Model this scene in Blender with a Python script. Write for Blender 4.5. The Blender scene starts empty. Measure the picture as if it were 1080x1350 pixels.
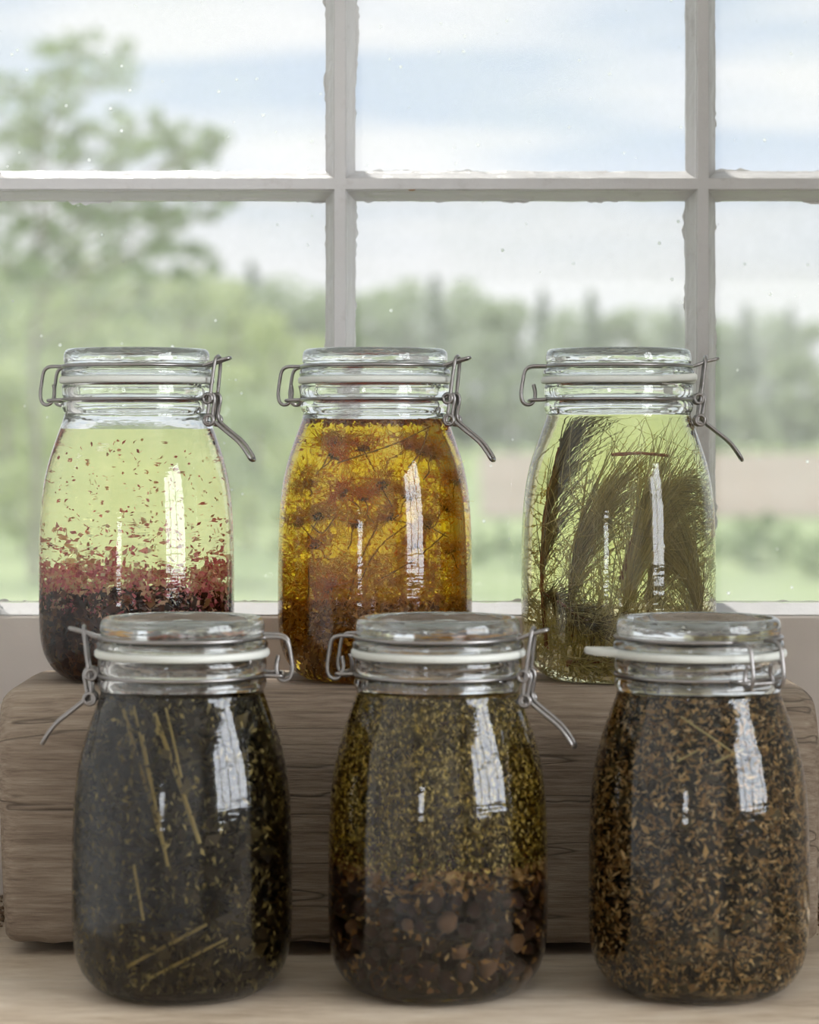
import bpy, math, random
import numpy as np
from mathutils import Vector, Matrix, noise

random.seed(7)
RNG = np.random.default_rng(11)
PI = math.pi
scene = bpy.context.scene
COL = scene.collection

# ------------------------------------------------------------------ camera
F_PX, CAM_Z, HORIZON = 3300.0, 0.289, 575.0
cam_data = bpy.data.cameras.new('camera')
cam_data.sensor_fit = 'HORIZONTAL'
cam_data.sensor_width = 36.0
cam_data.lens = F_PX / 1080.0 * 36.0
cam_data.shift_y = -(675.0 - HORIZON) / 1080.0
cam_data.clip_start, cam_data.clip_end = 0.02, 3000
cam_data.dof.use_dof = True
cam_data.dof.focus_distance = 1.45
cam_data.dof.aperture_fstop = 10.0
cam = bpy.data.objects.new('camera', cam_data)
COL.objects.link(cam)
cam.location = (0, 0, CAM_Z)
cam.rotation_euler = (PI / 2, 0, 0)
scene.camera = cam

def at(px, py, d):
    """photo pixel -> point on the plane at depth d (depth taken from what the thing stands on)"""
    return Vector(((px - 540) / F_PX * d, d, CAM_Z + (HORIZON - py) / F_PX * d))

# ------------------------------------------------------------------ sky
world = bpy.data.worlds.new('sky')
scene.world = world
world.use_nodes = True
wn, wl = world.node_tree.nodes, world.node_tree.links
wn.clear()
w_out = wn.new('ShaderNodeOutputWorld')
w_bg = wn.new('ShaderNodeBackground')
w_tc = wn.new('ShaderNodeTexCoord')
w_map = wn.new('ShaderNodeMapping')
w_map.inputs['Scale'].default_value = (5.0, 5.0, 34.0)
w_map.inputs['Location'].default_value = (0.3, 1.7, -2.68)
w_noise = wn.new('ShaderNodeTexNoise')
w_noise.inputs['Scale'].default_value = 1.0
w_noise.inputs['Detail'].default_value = 5.0
w_noise.inputs['Roughness'].default_value = 0.5
w_ramp = wn.new('ShaderNodeValToRGB')
w_ramp.color_ramp.elements[0].position = 0.40
w_ramp.color_ramp.elements[0].color = (0.60, 0.70, 0.84, 1)
w_ramp.color_ramp.elements[1].position = 0.60
w_ramp.color_ramp.elements[1].color = (0.90, 0.91, 0.93, 1)
wl.new(w_tc.outputs['Generated'], w_map.inputs['Vector'])
wl.new(w_map.outputs['Vector'], w_noise.inputs['Vector'])
wl.new(w_noise.outputs['Fac'], w_ramp.inputs['Fac'])
# pale haze all round the horizon
w_sep = wn.new('ShaderNodeSeparateXYZ')
wl.new(w_tc.outputs['Generated'], w_sep.inputs['Vector'])
w_haze = wn.new('ShaderNodeMapRange')
w_haze.inputs['From Min'].default_value = 0.065
w_haze.inputs['From Max'].default_value = 0.115
w_haze.inputs['To Min'].default_value = 0.85
w_haze.inputs['To Max'].default_value = 0.0
wl.new(w_sep.outputs['Z'], w_haze.inputs['Value'])
w_mix = wn.new('ShaderNodeMixRGB')
w_mix.inputs['Color2'].default_value = (0.88, 0.89, 0.905, 1)
wl.new(w_haze.outputs['Result'], w_mix.inputs['Fac'])
wl.new(w_ramp.outputs['Color'], w_mix.inputs['Color1'])
wl.new(w_mix.outputs['Color'], w_bg.inputs['Color'])
w_bg.inputs['Strength'].default_value = 1.05
wl.new(w_bg.outputs['Background'], w_out.inputs['Surface'])

# ------------------------------------------------------------------ sun, window daylight, exposure
sun_d = bpy.data.lights.new('sun_offscreen', 'SUN')
sun_d.energy = 5.4
sun_d.angle = math.radians(2)
sun_d.color = (1.0, 0.97, 0.9)
sun = bpy.data.objects.new('sun_offscreen', sun_d)
COL.objects.link(sun)
sun.rotation_euler = Vector((-0.16, 0.275, 0.96)).to_track_quat('Z', 'Y').to_euler()

def window_daylight(name, loc, rot, sx, sz, watts):
    d = bpy.data.lights.new(name, 'AREA')
    d.shape = 'RECTANGLE'
    d.size, d.size_y = sx, sz
    d.energy = watts
    d.color = (0.93, 0.96, 1.0)
    o = bpy.data.objects.new(name, d)
    COL.objects.link(o)
    o.location, o.rotation_euler = loc, rot
    return o
# daylight at the two other windows of the room, both seen mirrored in the jars of the photograph
window_daylight('window_side_offscreen', (1.93, 0.0, 0.75), (0, PI / 2, 0), 1.42, 2.0, 95)
window_daylight('window_rear_offscreen', (-1.05, -2.03, 0.30), (PI / 2, 0, 0), 0.44, 0.60, 8.8)

scene.view_settings.view_transform = 'Standard'
scene.view_settings.look = 'None'
scene.view_settings.exposure = 0.08
scene.view_settings.gamma = 1.0
scene.view_settings.use_curve_mapping = False
cy = scene.cycles
cy.max_bounces = 18
cy.transmission_bounces = 16
cy.glossy_bounces = 6
cy.diffuse_bounces = 3
cy.transparent_max_bounces = 16
cy.sample_clamp_indirect = 6.0
cy.caustics_refractive = True
cy.caustics_reflective = True
cy.use_denoising = True

# ------------------------------------------------------------------ helpers
def link(o, parent=None):
    COL.objects.link(o)
    if parent is not None:
        o.parent = parent
    return o

def mesh_obj(name, verts, faces, mat=None, parent=None, smooth=False):
    me = bpy.data.meshes.new(name)
    me.from_pydata([tuple(v) for v in verts], [], [tuple(f) for f in faces])
    if mat is not None:
        me.materials.append(mat)
    if smooth:
        me.polygons.foreach_set('use_smooth', [True] * len(me.polygons))
    me.update()
    return link(bpy.data.objects.new(name, me), parent)

def array_obj(name, verts, faces, mat, parent=None):
    """verts (n,3) array, faces (m,k) array: fast builder for many small bits"""
    me = bpy.data.meshes.new(name)
    verts = np.asarray(verts, dtype=np.float32)
    faces = np.asarray(faces, dtype=np.int32)
    m, k = faces.shape
    me.vertices.add(len(verts))
    me.vertices.foreach_set('co', verts.ravel())
    me.loops.add(m * k)
    me.loops.foreach_set('vertex_index', faces.ravel())
    me.polygons.add(m)
    me.polygons.foreach_set('loop_start', np.arange(0, m * k, k, dtype=np.int32))
    me.update(calc_edges=True)
    me.validate()
    me.materials.append(mat)
    return link(bpy.data.objects.new(name, me), parent)

def empty(name, loc=(0, 0, 0), rz=0.0):
    o = bpy.data.objects.new(name, None)
    o.empty_display_size = 0.02
    o.location = loc
    o.rotation_euler = (0, 0, rz)
    return link(o)

def tag(o, label=None, cat=None, group=None, kind=None):
    if label: o['label'] = label
    if cat: o['category'] = cat
    if group: o['group'] = group
    if kind: o['kind'] = kind
    return o

def box(name, lo, hi, mat, parent=None, bevel=0.0):
    x0, y0, z0 = lo
    x1, y1, z1 = hi
    v = [(x0, y0, z0), (x1, y0, z0), (x1, y1, z0), (x0, y1, z0), (x0, y0, z1), (x1, y0, z1), (x1, y1, z1), (x0, y1, z1)]
    f = [(0, 3, 2, 1), (4, 5, 6, 7), (0, 1, 5, 4), (1, 2, 6, 5), (2, 3, 7, 6), (3, 0, 4, 7)]
    o = mesh_obj(name, v, f, mat, parent)
    if bevel:
        b = o.modifiers.new('edge', 'BEVEL')
        b.width, b.segments = bevel, 2
    return o

def boxes_mesh(name, spans, mat, parent=None):
    vs, fs = [], []
    for (x0, y0, z0), (x1, y1, z1) in spans:
        k = len(vs)
        vs += [(x0, y0, z0), (x1, y0, z0), (x1, y1, z0), (x0, y1, z0), (x0, y0, z1), (x1, y0, z1), (x1, y1, z1), (x0, y1, z1)]
        fs += [tuple(i + k for i in f) for f in ((0, 3, 2, 1), (4, 5, 6, 7), (0, 1, 5, 4), (1, 2, 6, 5), (2, 3, 7, 6), (3, 0, 4, 7))]
    return mesh_obj(name, vs, fs, mat, parent)

def smooth_path(pts, sub=4, closed=False):
    pts = [Vector(p) for p in pts]
    n = len(pts)
    out = []
    for i in range(n if closed else n - 1):
        p0 = pts[(i - 1) % n] if (closed or i > 0) else pts[0]
        p1, p2 = pts[i], pts[(i + 1) % n]
        p3 = pts[(i + 2) % n] if (closed or i + 2 < n) else pts[-1]
        for s in range(sub):
            t = s / sub
            out.append(0.5 * ((2 * p1) + (p2 - p0) * t + (2 * p0 - 5 * p1 + 4 * p2 - p3) * t * t + (3 * p1 - p0 - 3 * p2 + p3) * t ** 3))
    if not closed:
        out.append(pts[-1])
    return out

def tube(paths, radius, sides=8):
    """list of (points, closed) -> verts, faces of round wire along each"""
    V, Fc = [], []
    for pts, closed in paths:
        n = len(pts)
        k0 = len(V)
        nrm = None
        for i, p in enumerate(pts):
            a = pts[(i - 1) % n] if (closed or i > 0) else pts[0]
            b = pts[(i + 1) % n] if (closed or i < n - 1) else pts[-1]
            t = (b - a).normalized()
            if nrm is None:
                nrm = t.orthogonal().normalized()
            nrm = (nrm - t * nrm.dot(t)).normalized()
            bi = t.cross(nrm)
            r = radius[i] if isinstance(radius, (list, tuple)) else radius
            for s in range(sides):
                ang = 2 * PI * s / sides
                V.append(p + (nrm * math.cos(ang) + bi * math.sin(ang)) * r)
        for i in range(n if closed else n - 1):
            j = (i + 1) % n
            for s in range(sides):
                s2 = (s + 1) % sides
                Fc.append((k0 + i * sides + s, k0 + i * sides + s2, k0 + j * sides + s2, k0 + j * sides + s))
        if not closed:
            Fc.append(tuple(k0 + s for s in reversed(range(sides))))
            Fc.append(tuple(k0 + (n - 1) * sides + s for s in range(sides)))
    return V, Fc

def lathe(profile, seg=96):
    """profile [(r,z)] travelling with its outside on the right hand -> verts, faces (normals outward)"""
    V, Fc, rows = [], [], []
    for r, z in profile:
        if r < 1e-6:
            rows.append([len(V)])
            V.append((0, 0, z))
        else:
            rows.append(list(range(len(V), len(V) + seg)))
            V += [(r * math.cos(2 * PI * i / seg), r * math.sin(2 * PI * i / seg), z) for i in range(seg)]
    for a, b in zip(rows[:-1], rows[1:]):
        for i in range(seg):
            j = (i + 1) % seg
            if len(a) == 1 and len(b) == 1:
                continue
            if len(a) == 1:
                Fc.append((a[0], b[j], b[i]))
            elif len(b) == 1:
                Fc.append((a[i], a[j], b[0]))
            else:
                Fc.append((a[i], a[j], b[j], b[i]))
    return V, Fc

def spline2(pts, sub=3):
    return [(max(p.x, 0.0), p.y) for p in smooth_path([(r, z, 0) for r, z in pts], sub)]

# ------------------------------------------------------------------ materials
class Mat:
    def __init__(self, name):
        self.m = bpy.data.materials.new(name)
        self.m.use_nodes = True
        self.t = self.m.node_tree
        self.t.nodes.clear()
        self.out = self.t.nodes.new('ShaderNodeOutputMaterial')
    def n(self, kind, **kw):
        nd = self.t.nodes.new('ShaderNode' + kind)
        for k, v in kw.items():
            if k.startswith('_'):
                setattr(nd, k[1:], v)
            else:
                nd.inputs[k.replace('__', ' ')].default_value = v
        return nd
    def l(self, a, b):
        self.t.links.new(a, b)
    def ramp(self, fac, stops, interp='LINEAR'):
        r = self.t.nodes.new('ShaderNodeValToRGB')
        r.color_ramp.interpolation = interp
        e = r.color_ramp.elements
        while len(e) < len(stops):
            e.new(0.5)
        for el, (p, c) in zip(e, stops):
            el.position = p
            el.color = c if len(c) == 4 else (*c, 1)
        if fac is not None:
            self.l(fac, r.inputs['Fac'])
        return r
    def coords(self, scale=(1, 1, 1), space='Object'):
        tc = self.n('TexCoord')
        mp = self.n('Mapping')
        mp.inputs['Scale'].default_value = scale
        self.l(tc.outputs[space], mp.inputs['Vector'])
        return mp.outputs['Vector']
    def noise(self, vec, scale, detail=4, rough=0.55):
        nd = self.n('TexNoise', Scale=scale, Detail=detail, Roughness=rough)
        self.l(vec, nd.inputs['Vector'])
        return nd.outputs['Fac']
    def surface(self, sock):
        self.l(sock, self.out.inputs['Surface'])
        return self.m

def principled(name, color, rough=0.6, metallic=0.0, bump=None, spec=0.5):
    M = Mat(name)
    p = M.n('BsdfPrincipled')
    p.inputs['Base Color'].default_value = (*color, 1)
    p.inputs['Roughness'].default_value = rough
    p.inputs['Metallic'].default_value = metallic
    p.inputs['Specular IOR Level'].default_value = spec
    if bump:
        f = M.noise(M.coords(), bump[0], 4)
        b = M.n('Bump', Strength=bump[1], Distance=bump[2])
        M.l(f, b.inputs['Height'])
        M.l(b.outputs['Normal'], p.inputs['Normal'])
    return M.surface(p.outputs['BSDF'])

def paint_material(name, base, dirt, scale=60):
    M = Mat(name)
    v = M.coords()
    f1 = M.noise(v, scale, 6, 0.7)
    f2 = M.noise(v, 9, 3)
    r1 = M.ramp(f1, [(0.30, dirt), (0.43, base)])
    r2 = M.ramp(f2, [(0.3, tuple(c * 0.88 for c in base)), (0.65, base)])
    mix = M.n('MixRGB', _blend_type='MULTIPLY', Fac=0.6)
    M.l(r2.outputs['Color'], mix.inputs['Color1'])
    M.l(r1.outputs['Color'], mix.inputs['Color2'])
    p = M.n('BsdfPrincipled', Roughness=0.28)
    M.l(mix.outputs['Color'], p.inputs['Base Color'])
    b = M.n('Bump', Strength=0.5, Distance=0.0012)
    M.l(f1, b.inputs['Height'])
    M.l(b.outputs['Normal'], p.inputs['Normal'])
    return M.surface(p.outputs['BSDF'])

def wood_material(name, stops, grain=(6, 60, 90), crack=0.5, bump=0.003):
    M = Mat(name)
    v = M.coords(grain)
    f = M.noise(v, 1.0, 8, 0.65)
    big = M.noise(M.coords((3, 7, 9)), 1.0, 3)
    add = M.n('Math', _operation='MULTIPLY_ADD')
    add.inputs[1].default_value = 0.6
    M.l(big, add.inputs[0])
    sub = M.n('Math', _operation='SUBTRACT')
    M.l(f, sub.inputs[0])
    sub.inputs[1].default_value = 0.3
    M.l(sub.outputs[0], add.inputs[2])
    r = M.ramp(add.outputs[0], stops)
    cr = M.noise(M.coords((1.5, 13, 19)), 1.0, 4, 0.6)
    c1 = M.n('Math', _operation='SUBTRACT')
    M.l(cr, c1.inputs[0]); c1.inputs[1].default_value = 0.5
    c2 = M.n('Math', _operation='ABSOLUTE')
    M.l(c1.outputs[0], c2.inputs[0])
    cl = M.ramp(c2.outputs[0], [(0.0, (crack, crack, crack)), (0.010, (1, 1, 1))])
    mix = M.n('MixRGB', _blend_type='MULTIPLY', Fac=1.0)
    M.l(r.outputs['Color'], mix.inputs['Color1'])
    M.l(cl.outputs['Color'], mix.inputs['Color2'])
    p = M.n('BsdfPrincipled', Roughness=0.75)
    p.inputs['Specular IOR Level'].default_value = 0.3
    M.l(mix.outputs['Color'], p.inputs['Base Color'])
    h = M.n('MixRGB', _blend_type='MULTIPLY', Fac=1.0)
    M.l(f, h.inputs['Color1'])
    M.l(cl.outputs['Color'], h.inputs['Color2'])
    b = M.n('Bump', Strength=0.8, Distance=bump)
    M.l(h.outputs['Color'], b.inputs['Height'])
    M.l(b.outputs['Normal'], p.inputs['Normal'])
    return M.surface(p.outputs['BSDF'])

def bits_material(name, stops, trans=0.4, gloss=0.0):
    """dried plant bits: every separate bit its own tone, partly letting light through"""
    M = Mat(name)
    g = M.n('NewGeometry')
    r = M.ramp(g.outputs['Random Per Island'], stops)
    d = M.n('BsdfDiffuse')
    t = M.n('BsdfTranslucent')
    mx = M.n('MixShader', Fac=trans)
    M.l(r.outputs['Color'], d.inputs['Color'])
    M.l(r.outputs['Color'], t.inputs['Color'])
    M.l(d.outputs['BSDF'], mx.inputs[1])
    M.l(t.outputs['BSDF'], mx.inputs[2])
    if gloss:
        g2 = M.n('BsdfGlossy', Roughness=0.35)
        m2 = M.n('MixShader', Fac=gloss)
        M.l(mx.outputs['Shader'], m2.inputs[1])
        M.l(g2.outputs['BSDF'], m2.inputs[2])
        return M.surface(m2.outputs['Shader'])
    return M.surface(mx.outputs['Shader'])

def glass_material(name, color=(0.985, 0.997, 0.99), ripple=0.0):
    M = Mat(name)
    g = M.n('BsdfGlass', Roughness=0.0, IOR=1.5)
    g.inputs['Color'].default_value = (*color, 1)
    if ripple:
        f = M.noise(M.coords((1, 1, 4.0)), 55, 2)
        b = M.n('Bump', Strength=ripple, Distance=0.001)
        M.l(f, b.inputs['Height'])
        M.l(b.outputs['Normal'], g.inputs['Normal'])
    return M.surface(g.outputs['BSDF'])

def liquid_material(name, sigma):
    """clear tinted liquid: the face attribute 'ior' holds the step from glass or from air"""
    M = Mat(name)
    a = M.n('Attribute', _attribute_name='ior')
    g = M.n('BsdfGlass', Roughness=0.0)
    g.inputs['Color'].default_value = (1, 1, 1, 1)
    M.l(a.outputs['Fac'], g.inputs['IOR'])
    d = max(sigma) * 1.02
    va = M.n('VolumeAbsorption', Density=d)
    va.inputs['Color'].default_value = (*[1 - s / d for s in sigma], 1)
    M.l(va.outputs['Volume'], M.out.inputs['Volume'])
    return M.surface(g.outputs['BSDF'])

def pane_material(name, dirt=1.0):
    """old window glass with a film of dust, spots and splashes"""
    M = Mat(name)
    v = M.coords()
    tr = M.n('BsdfTransparent')
    gl = M.n('BsdfGlossy', Roughness=0.0)
    geo = M.n('NewGeometry')
    dt = M.n('VectorMath', _operation='DOT_PRODUCT')
    M.l(geo.outputs['Incoming'], dt.inputs[0]); M.l(geo.outputs['Normal'], dt.inputs[1])
    ab = M.n('Math', _operation='ABSOLUTE'); M.l(dt.outputs['Value'], ab.inputs[0])
    iv = M.n('Math', _operation='SUBTRACT'); iv.inputs[0].default_value = 1.0; M.l(ab.outputs[0], iv.inputs[1])
    pw = M.n('Math', _operation='POWER'); M.l(iv.outputs[0], pw.inputs[0]); pw.inputs[1].default_value = 5.0
    fr = M.n('Math', _operation='MULTIPLY_ADD'); M.l(pw.outputs[0], fr.inputs[0])
    fr.inputs[1].default_value = 0.45; fr.inputs[2].default_value = 0.02
    m1 = M.n('MixShader')
    M.l(fr.outputs[0], m1.inputs['Fac'])
    M.l(tr.outputs['BSDF'], m1.inputs[1])
    M.l(gl.outputs['BSDF'], m1.inputs[2])
    df = M.n('BsdfDiffuse'); df.inputs['Color'].default_value = (0.85, 0.86, 0.86, 1)
    tl = M.n('BsdfTranslucent'); tl.inputs['Color'].default_value = (0.85, 0.87, 0.88, 1)
    m2 = M.n('MixShader', Fac=0.75)
    M.l(df.outputs['BSDF'], m2.inputs[1])
    M.l(tl.outputs['BSDF'], m2.inputs[2])
    film = M.ramp(M.noise(v, 7, 5, 0.65), [(0.35, (0.07 * dirt,) * 3), (0.75, (0.24 * dirt,) * 3)])
    vo = M.n('TexVoronoi', Scale=75)
    M.l(v, vo.inputs['Vector'])
    sp = M.ramp(vo.outputs['Distance'], [(0.045, (0.85,) * 3), (0.10, (0, 0, 0))])
    gate = M.ramp(M.noise(v, 14, 2), [(0.42, (0, 0, 0)), (0.62, (1, 1, 1))])
    sm = M.n('MixRGB', _blend_type='MULTIPLY', Fac=1.0)
    M.l(sp.outputs['Color'], sm.inputs['Color1'])
    M.l(gate.outputs['Color'], sm.inputs['Color2'])
    ad = M.n('MixRGB', _blend_type='ADD', Fac=1.0)
    M.l(film.outputs['Color'], ad.inputs['Color1'])
    M.l(sm.outputs['Color'], ad.inputs['Color2'])
    m3 = M.n('MixShader')
    M.l(ad.outputs['Color'], m3.inputs['Fac'])
    M.l(m1.outputs['Shader'], m3.inputs[1])
    M.l(m2.outputs['Shader'], m3.inputs[2])
    return M.surface(m3.outputs['Shader'])

MAT = {}
MAT['plaster'] = principled('plaster', (0.84, 0.82, 0.78), 0.9, bump=(40, 0.3, 0.002))
MAT['floorboards'] = wood_material('floorboards', [(0.25, (0.16, 0.10, 0.06)), (0.7, (0.34, 0.24, 0.15))], (30, 4, 30))
MAT['paint'] = paint_material('old_white_paint', (0.70, 0.69, 0.69), (0.50, 0.47, 0.45), 70)
MAT['rail_paint'] = paint_material('rail_paint', (0.88, 0.83, 0.80), (0.85, 0.80, 0.77), 30)
MAT['putty'] = principled('putty', (0.72, 0.72, 0.71), 0.8, bump=(200, 0.8, 0.001))
MAT['pane'] = pane_material('window_glass', 1.0)
MAT['clean_pane'] = pane_material('side_window_glass', 0.25)
MAT['sill'] = wood_material('worn_sill', [(0.20, (0.40, 0.30, 0.21)), (0.42, (0.58, 0.47, 0.35)), (0.75, (0.74, 0.64, 0.52))], (22, 70, 60), 0.85, 0.0012)
MAT['beam'] = wood_material('weathered_beam', [(0.15, (0.13, 0.095, 0.068)), (0.40, (0.29, 0.22, 0.165)), (0.62, (0.42, 0.335, 0.255)), (0.85, (0.58, 0.49, 0.40))], (22, 260, 400), 0.45, 0.003)
MAT['glass'] = glass_material('jar_glass', (0.994, 0.998, 0.997), 0.2)
MAT['lid_glass'] = glass_material('lid_glass', (0.990, 0.997, 0.995), 0.4)
MAT['rubber'] = principled('rubber_ring', (0.63, 0.64, 0.59), 0.5)
MAT['steel'] = principled('dull_steel_wire', (0.30, 0.285, 0.28), 0.32, 1.0)

# ------------------------------------------------------------------ the room
# sill top is z = 0; the window stands at the far side of a deep wall opening
RX0, RX1, RY0, RY1, RZ0, RZ1 = -1.7, 1.8, -1.9, 1.16, -0.9, 1.95
SASH_Y = 1.570
OX0, OX1, OZ1 = -0.325, 0.465, 1.02
struct = lambda o: tag(o, kind='structure')
struct(box('floor', (RX0 - .2, RY0 - .2, RZ0 - .1), (RX1 + .2, RY1 + .5, RZ0), MAT['floorboards']))
struct(box('ceiling', (RX0 - .2, RY0 - .2, RZ1), (RX1 + .2, RY1 + .5, RZ1 + .15), MAT['plaster']))
struct(box('wall_left', (RX0 - .2, RY0 - .2, RZ0), (RX0, RY1 + .5, RZ1), MAT['plaster']))
WY1 = SASH_Y + 0.06
struct(boxes_mesh('wall_front', [
    ((RX0, RY1, RZ0), (OX0, WY1, RZ1)), ((OX1, RY1, RZ0), (RX1, WY1, RZ1)),
    ((OX0, RY1, OZ1), (OX1, WY1, RZ1)), ((OX0, RY1, RZ0), (OX1, WY1, -0.04))], MAT['plaster']))
SWY0, SWY1, SWZ0, SWZ1 = -1.0, 1.0, 0.04, 1.46
struct(boxes_mesh('wall_right', [
    ((RX1, RY0 - .2, RZ0), (RX1 + .2, SWY0, RZ1)), ((RX1, SWY1, RZ0), (RX1 + .2, WY1, RZ1)),
    ((RX1, SWY0, SWZ1), (RX1 + .2, SWY1, RZ1)), ((RX1, SWY0, RZ0), (RX1 + .2, SWY1, SWZ0))], MAT['plaster']))
BWX0, BWX1, BWZ0, BWZ1 = -1.27, -0.83, 0.0, 0.6
struct(boxes_mesh('wall_back', [
    ((RX0, RY0 - .2, RZ0), (BWX0, RY0, RZ1)), ((BWX1, RY0 - .2, RZ0), (RX1, RY0, RZ1)),
    ((BWX0, RY0 - .2, BWZ1), (BWX1, RY0, RZ1)), ((BWX0, RY0 - .2, RZ0), (BWX1, RY0, BWZ0))], MAT['plaster']))
struct(box('added_sun_eave', (RX0 - .2, WY1, 1.90), (RX1 + .2, 1.962, 1.98), MAT['paint']))  # unseen eave, added and sized to keep the sun to a strip near the glass
# worn sill board, finely subdivided so its surface is not dead flat
nx, ny = 60, 40
sv, sf = [], []
for j in range(ny + 1):
    for i in range(nx + 1):
        x = OX0 + (OX1 - OX0) * i / nx
        y = 1.09 + (WY1 - 1.09) * j / ny
        z = -0.0006 - 0.0010 * max(0, noise.noise(Vector((x * 9, y * 30, 2.2))))
        sv.append((x, y, z))
for j in range(ny):
    for i in range(nx):
        a = j * (nx + 1) + i
        sf.append((a, a + 1, a + nx + 2, a + nx + 1))
k = len(sv)
edge = [j * (nx + 1) for j in range(ny + 1)]
sv += [(OX0, 1.09, -0.04), (OX1, 1.09, -0.04)]
sf.append((k, k + 1, nx) + tuple(range(nx - 1, -1, -1)))
struct(mesh_obj('window_sill', sv, sf, MAT['sill'], smooth=False))

# ---- main window
win = tag(empty('window_1', ((OX0 + OX1) / 2, SASH_Y, 0)), kind='structure')
win['label'] = 'old white painted multi-pane window with chipped muntins behind the jars'
WX = win.location.x
def wbox(name, lo, hi, mat, parent=win, bevel=0.0):
    return box(name, (lo[0] - WX, lo[1] - SASH_Y, lo[2]), (hi[0] - WX, hi[1] - SASH_Y, hi[2]), mat, parent, bevel)
PW = 479 / F_PX * SASH_Y                       # pane pitch
MX = [at(448, 0, SASH_Y).x, at(927.5, 0, SASH_Y).x]
COLX = [MX[0] - PW, MX[0], MX[1], MX[1] + PW]
RAIL_TOP = at(0, 812, SASH_Y).z
ROWZ = [RAIL_TOP, at(0, 242, SASH_Y).z]
ROWZ.append(ROWZ[1] + 0.268)
GLASS_Y = SASH_Y + 0.019
TOPZ = ROWZ[2] + 0.262
wbox('bottom_rail', (OX0, SASH_Y, 0.0005), (OX1, SASH_Y + 0.036, RAIL_TOP), MAT['rail_paint'], bevel=0.0015)
wbox('top_rail', (OX0, SASH_Y, TOPZ), (OX1, SASH_Y + 0.036, OZ1), MAT['paint'])
wbox('stile', (OX0, SASH_Y, RAIL_TOP), (COLX[0] - 0.002, SASH_Y + 0.036, TOPZ), MAT['paint'])
wbox('stile', (COLX[3] + 0.002, SASH_Y, RAIL_TOP), (OX1, SASH_Y + 0.036, TOPZ), MAT['paint'])

def muntin(p0, p1, half=0.0093):
    """moulded glazing bar: narrow fillet to the room, hollow sides down to the glass"""
    p0, p1 = Vector(p0), Vector(p1)
    d = (p1 - p0).normalized()
    side = Vector((0, 1, 0)).cross(d)
    prof = [(-half, .0185), (-half, .0135), (-.0078, .0115), (-.0062, .0085), (-.0046, .0060), (-.0042, .0030), (-.0033, .0022), (-.0033, .0),
            (.0033, .0), (.0033, .0022), (.0042, .0030), (.0046, .0060), (.0062, .0085), (.0078, .0115), (half, .0135), (half, .0185), (.004, .034), (-.004, .034)]
    n = max(2, int((p1 - p0).length / 0.006))
    V, Fc = [], []
    m = len(prof)
    for i in range(n + 1):
        c = p0.lerp(p1, i / n)
        for q, (s, dep) in enumerate(prof):
            w = c + side * s + Vector((0, dep, 0))
            wob = noise.noise(w * 60) * 0.0005 + noise.noise(w * 210) * 0.00045
            if q in (7, 8):
                wob *= 0.3
            V.append(w + side * (wob if s > 0 else -wob) - Vector((WX, SASH_Y, 0)))
    for i in range(n):
        for q in range(m):
            q2 = (q + 1) % m
            Fc.append((i * m + q, i * m + q2, (i + 1) * m + q2, (i + 1) * m + q))
    Fc.append(tuple(range(m)))
    Fc.append(tuple(reversed(range(n * m, n * m + m))))
    return mesh_obj('muntin', V, Fc, MAT['paint'], win)
for x in MX:
    muntin((x, SASH_Y + .001, RAIL_TOP), (x, SASH_Y + .001, TOPZ))
for z in ROWZ[1:]:
    for a, b in zip(COLX[:-1], COLX[1:]):
        muntin((a + .0030, SASH_Y + .0012, z), (b - .0030, SASH_Y + .0012, z))
# sloped inner lip on top of the bottom rail, one length under each column of panes
for a, b in zip(COLX[:-1], COLX[1:]):
    n = 40
    V, Fc = [], []
    for i in range(n + 1):
        x = a + .004 + (b - a - .008) * i / n
        h = 0.0072 + 0.0007 * noise.noise(Vector((x * 90, 0, 3)))
        for yy, zz in ((0.001, -0.001), (0.001, 0.0008), (0.0175, h), (0.0185, h), (0.0185, -0.001)):
            V.append((x - WX, yy, RAIL_TOP + zz))
    for i in range(n):
        for q in range(5):
            q2 = (q + 1) % 5
            Fc.append((i * 5 + q, (i + 1) * 5 + q, (i + 1) * 5 + q2, i * 5 + q2))
    mesh_obj('rail_lip', V, Fc, MAT['paint'], win)
# knot showing brown through the chipped paint of the cross bar
V, Fc = lathe([(0, -.0005), (.0012, -.0003), (.0016, 0), (.0012, .0003), (0, .0005)], 14)
kn = at(543, 250, SASH_Y + .006)
mesh_obj('paint_chip', [(kn.x - WX + v[0] * 1.6, 0.0036 + v[2], kn.z + v[1] * .7) for v in V], Fc, principled('bare_wood', (.36, .20, .11), .8), win, True)
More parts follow.
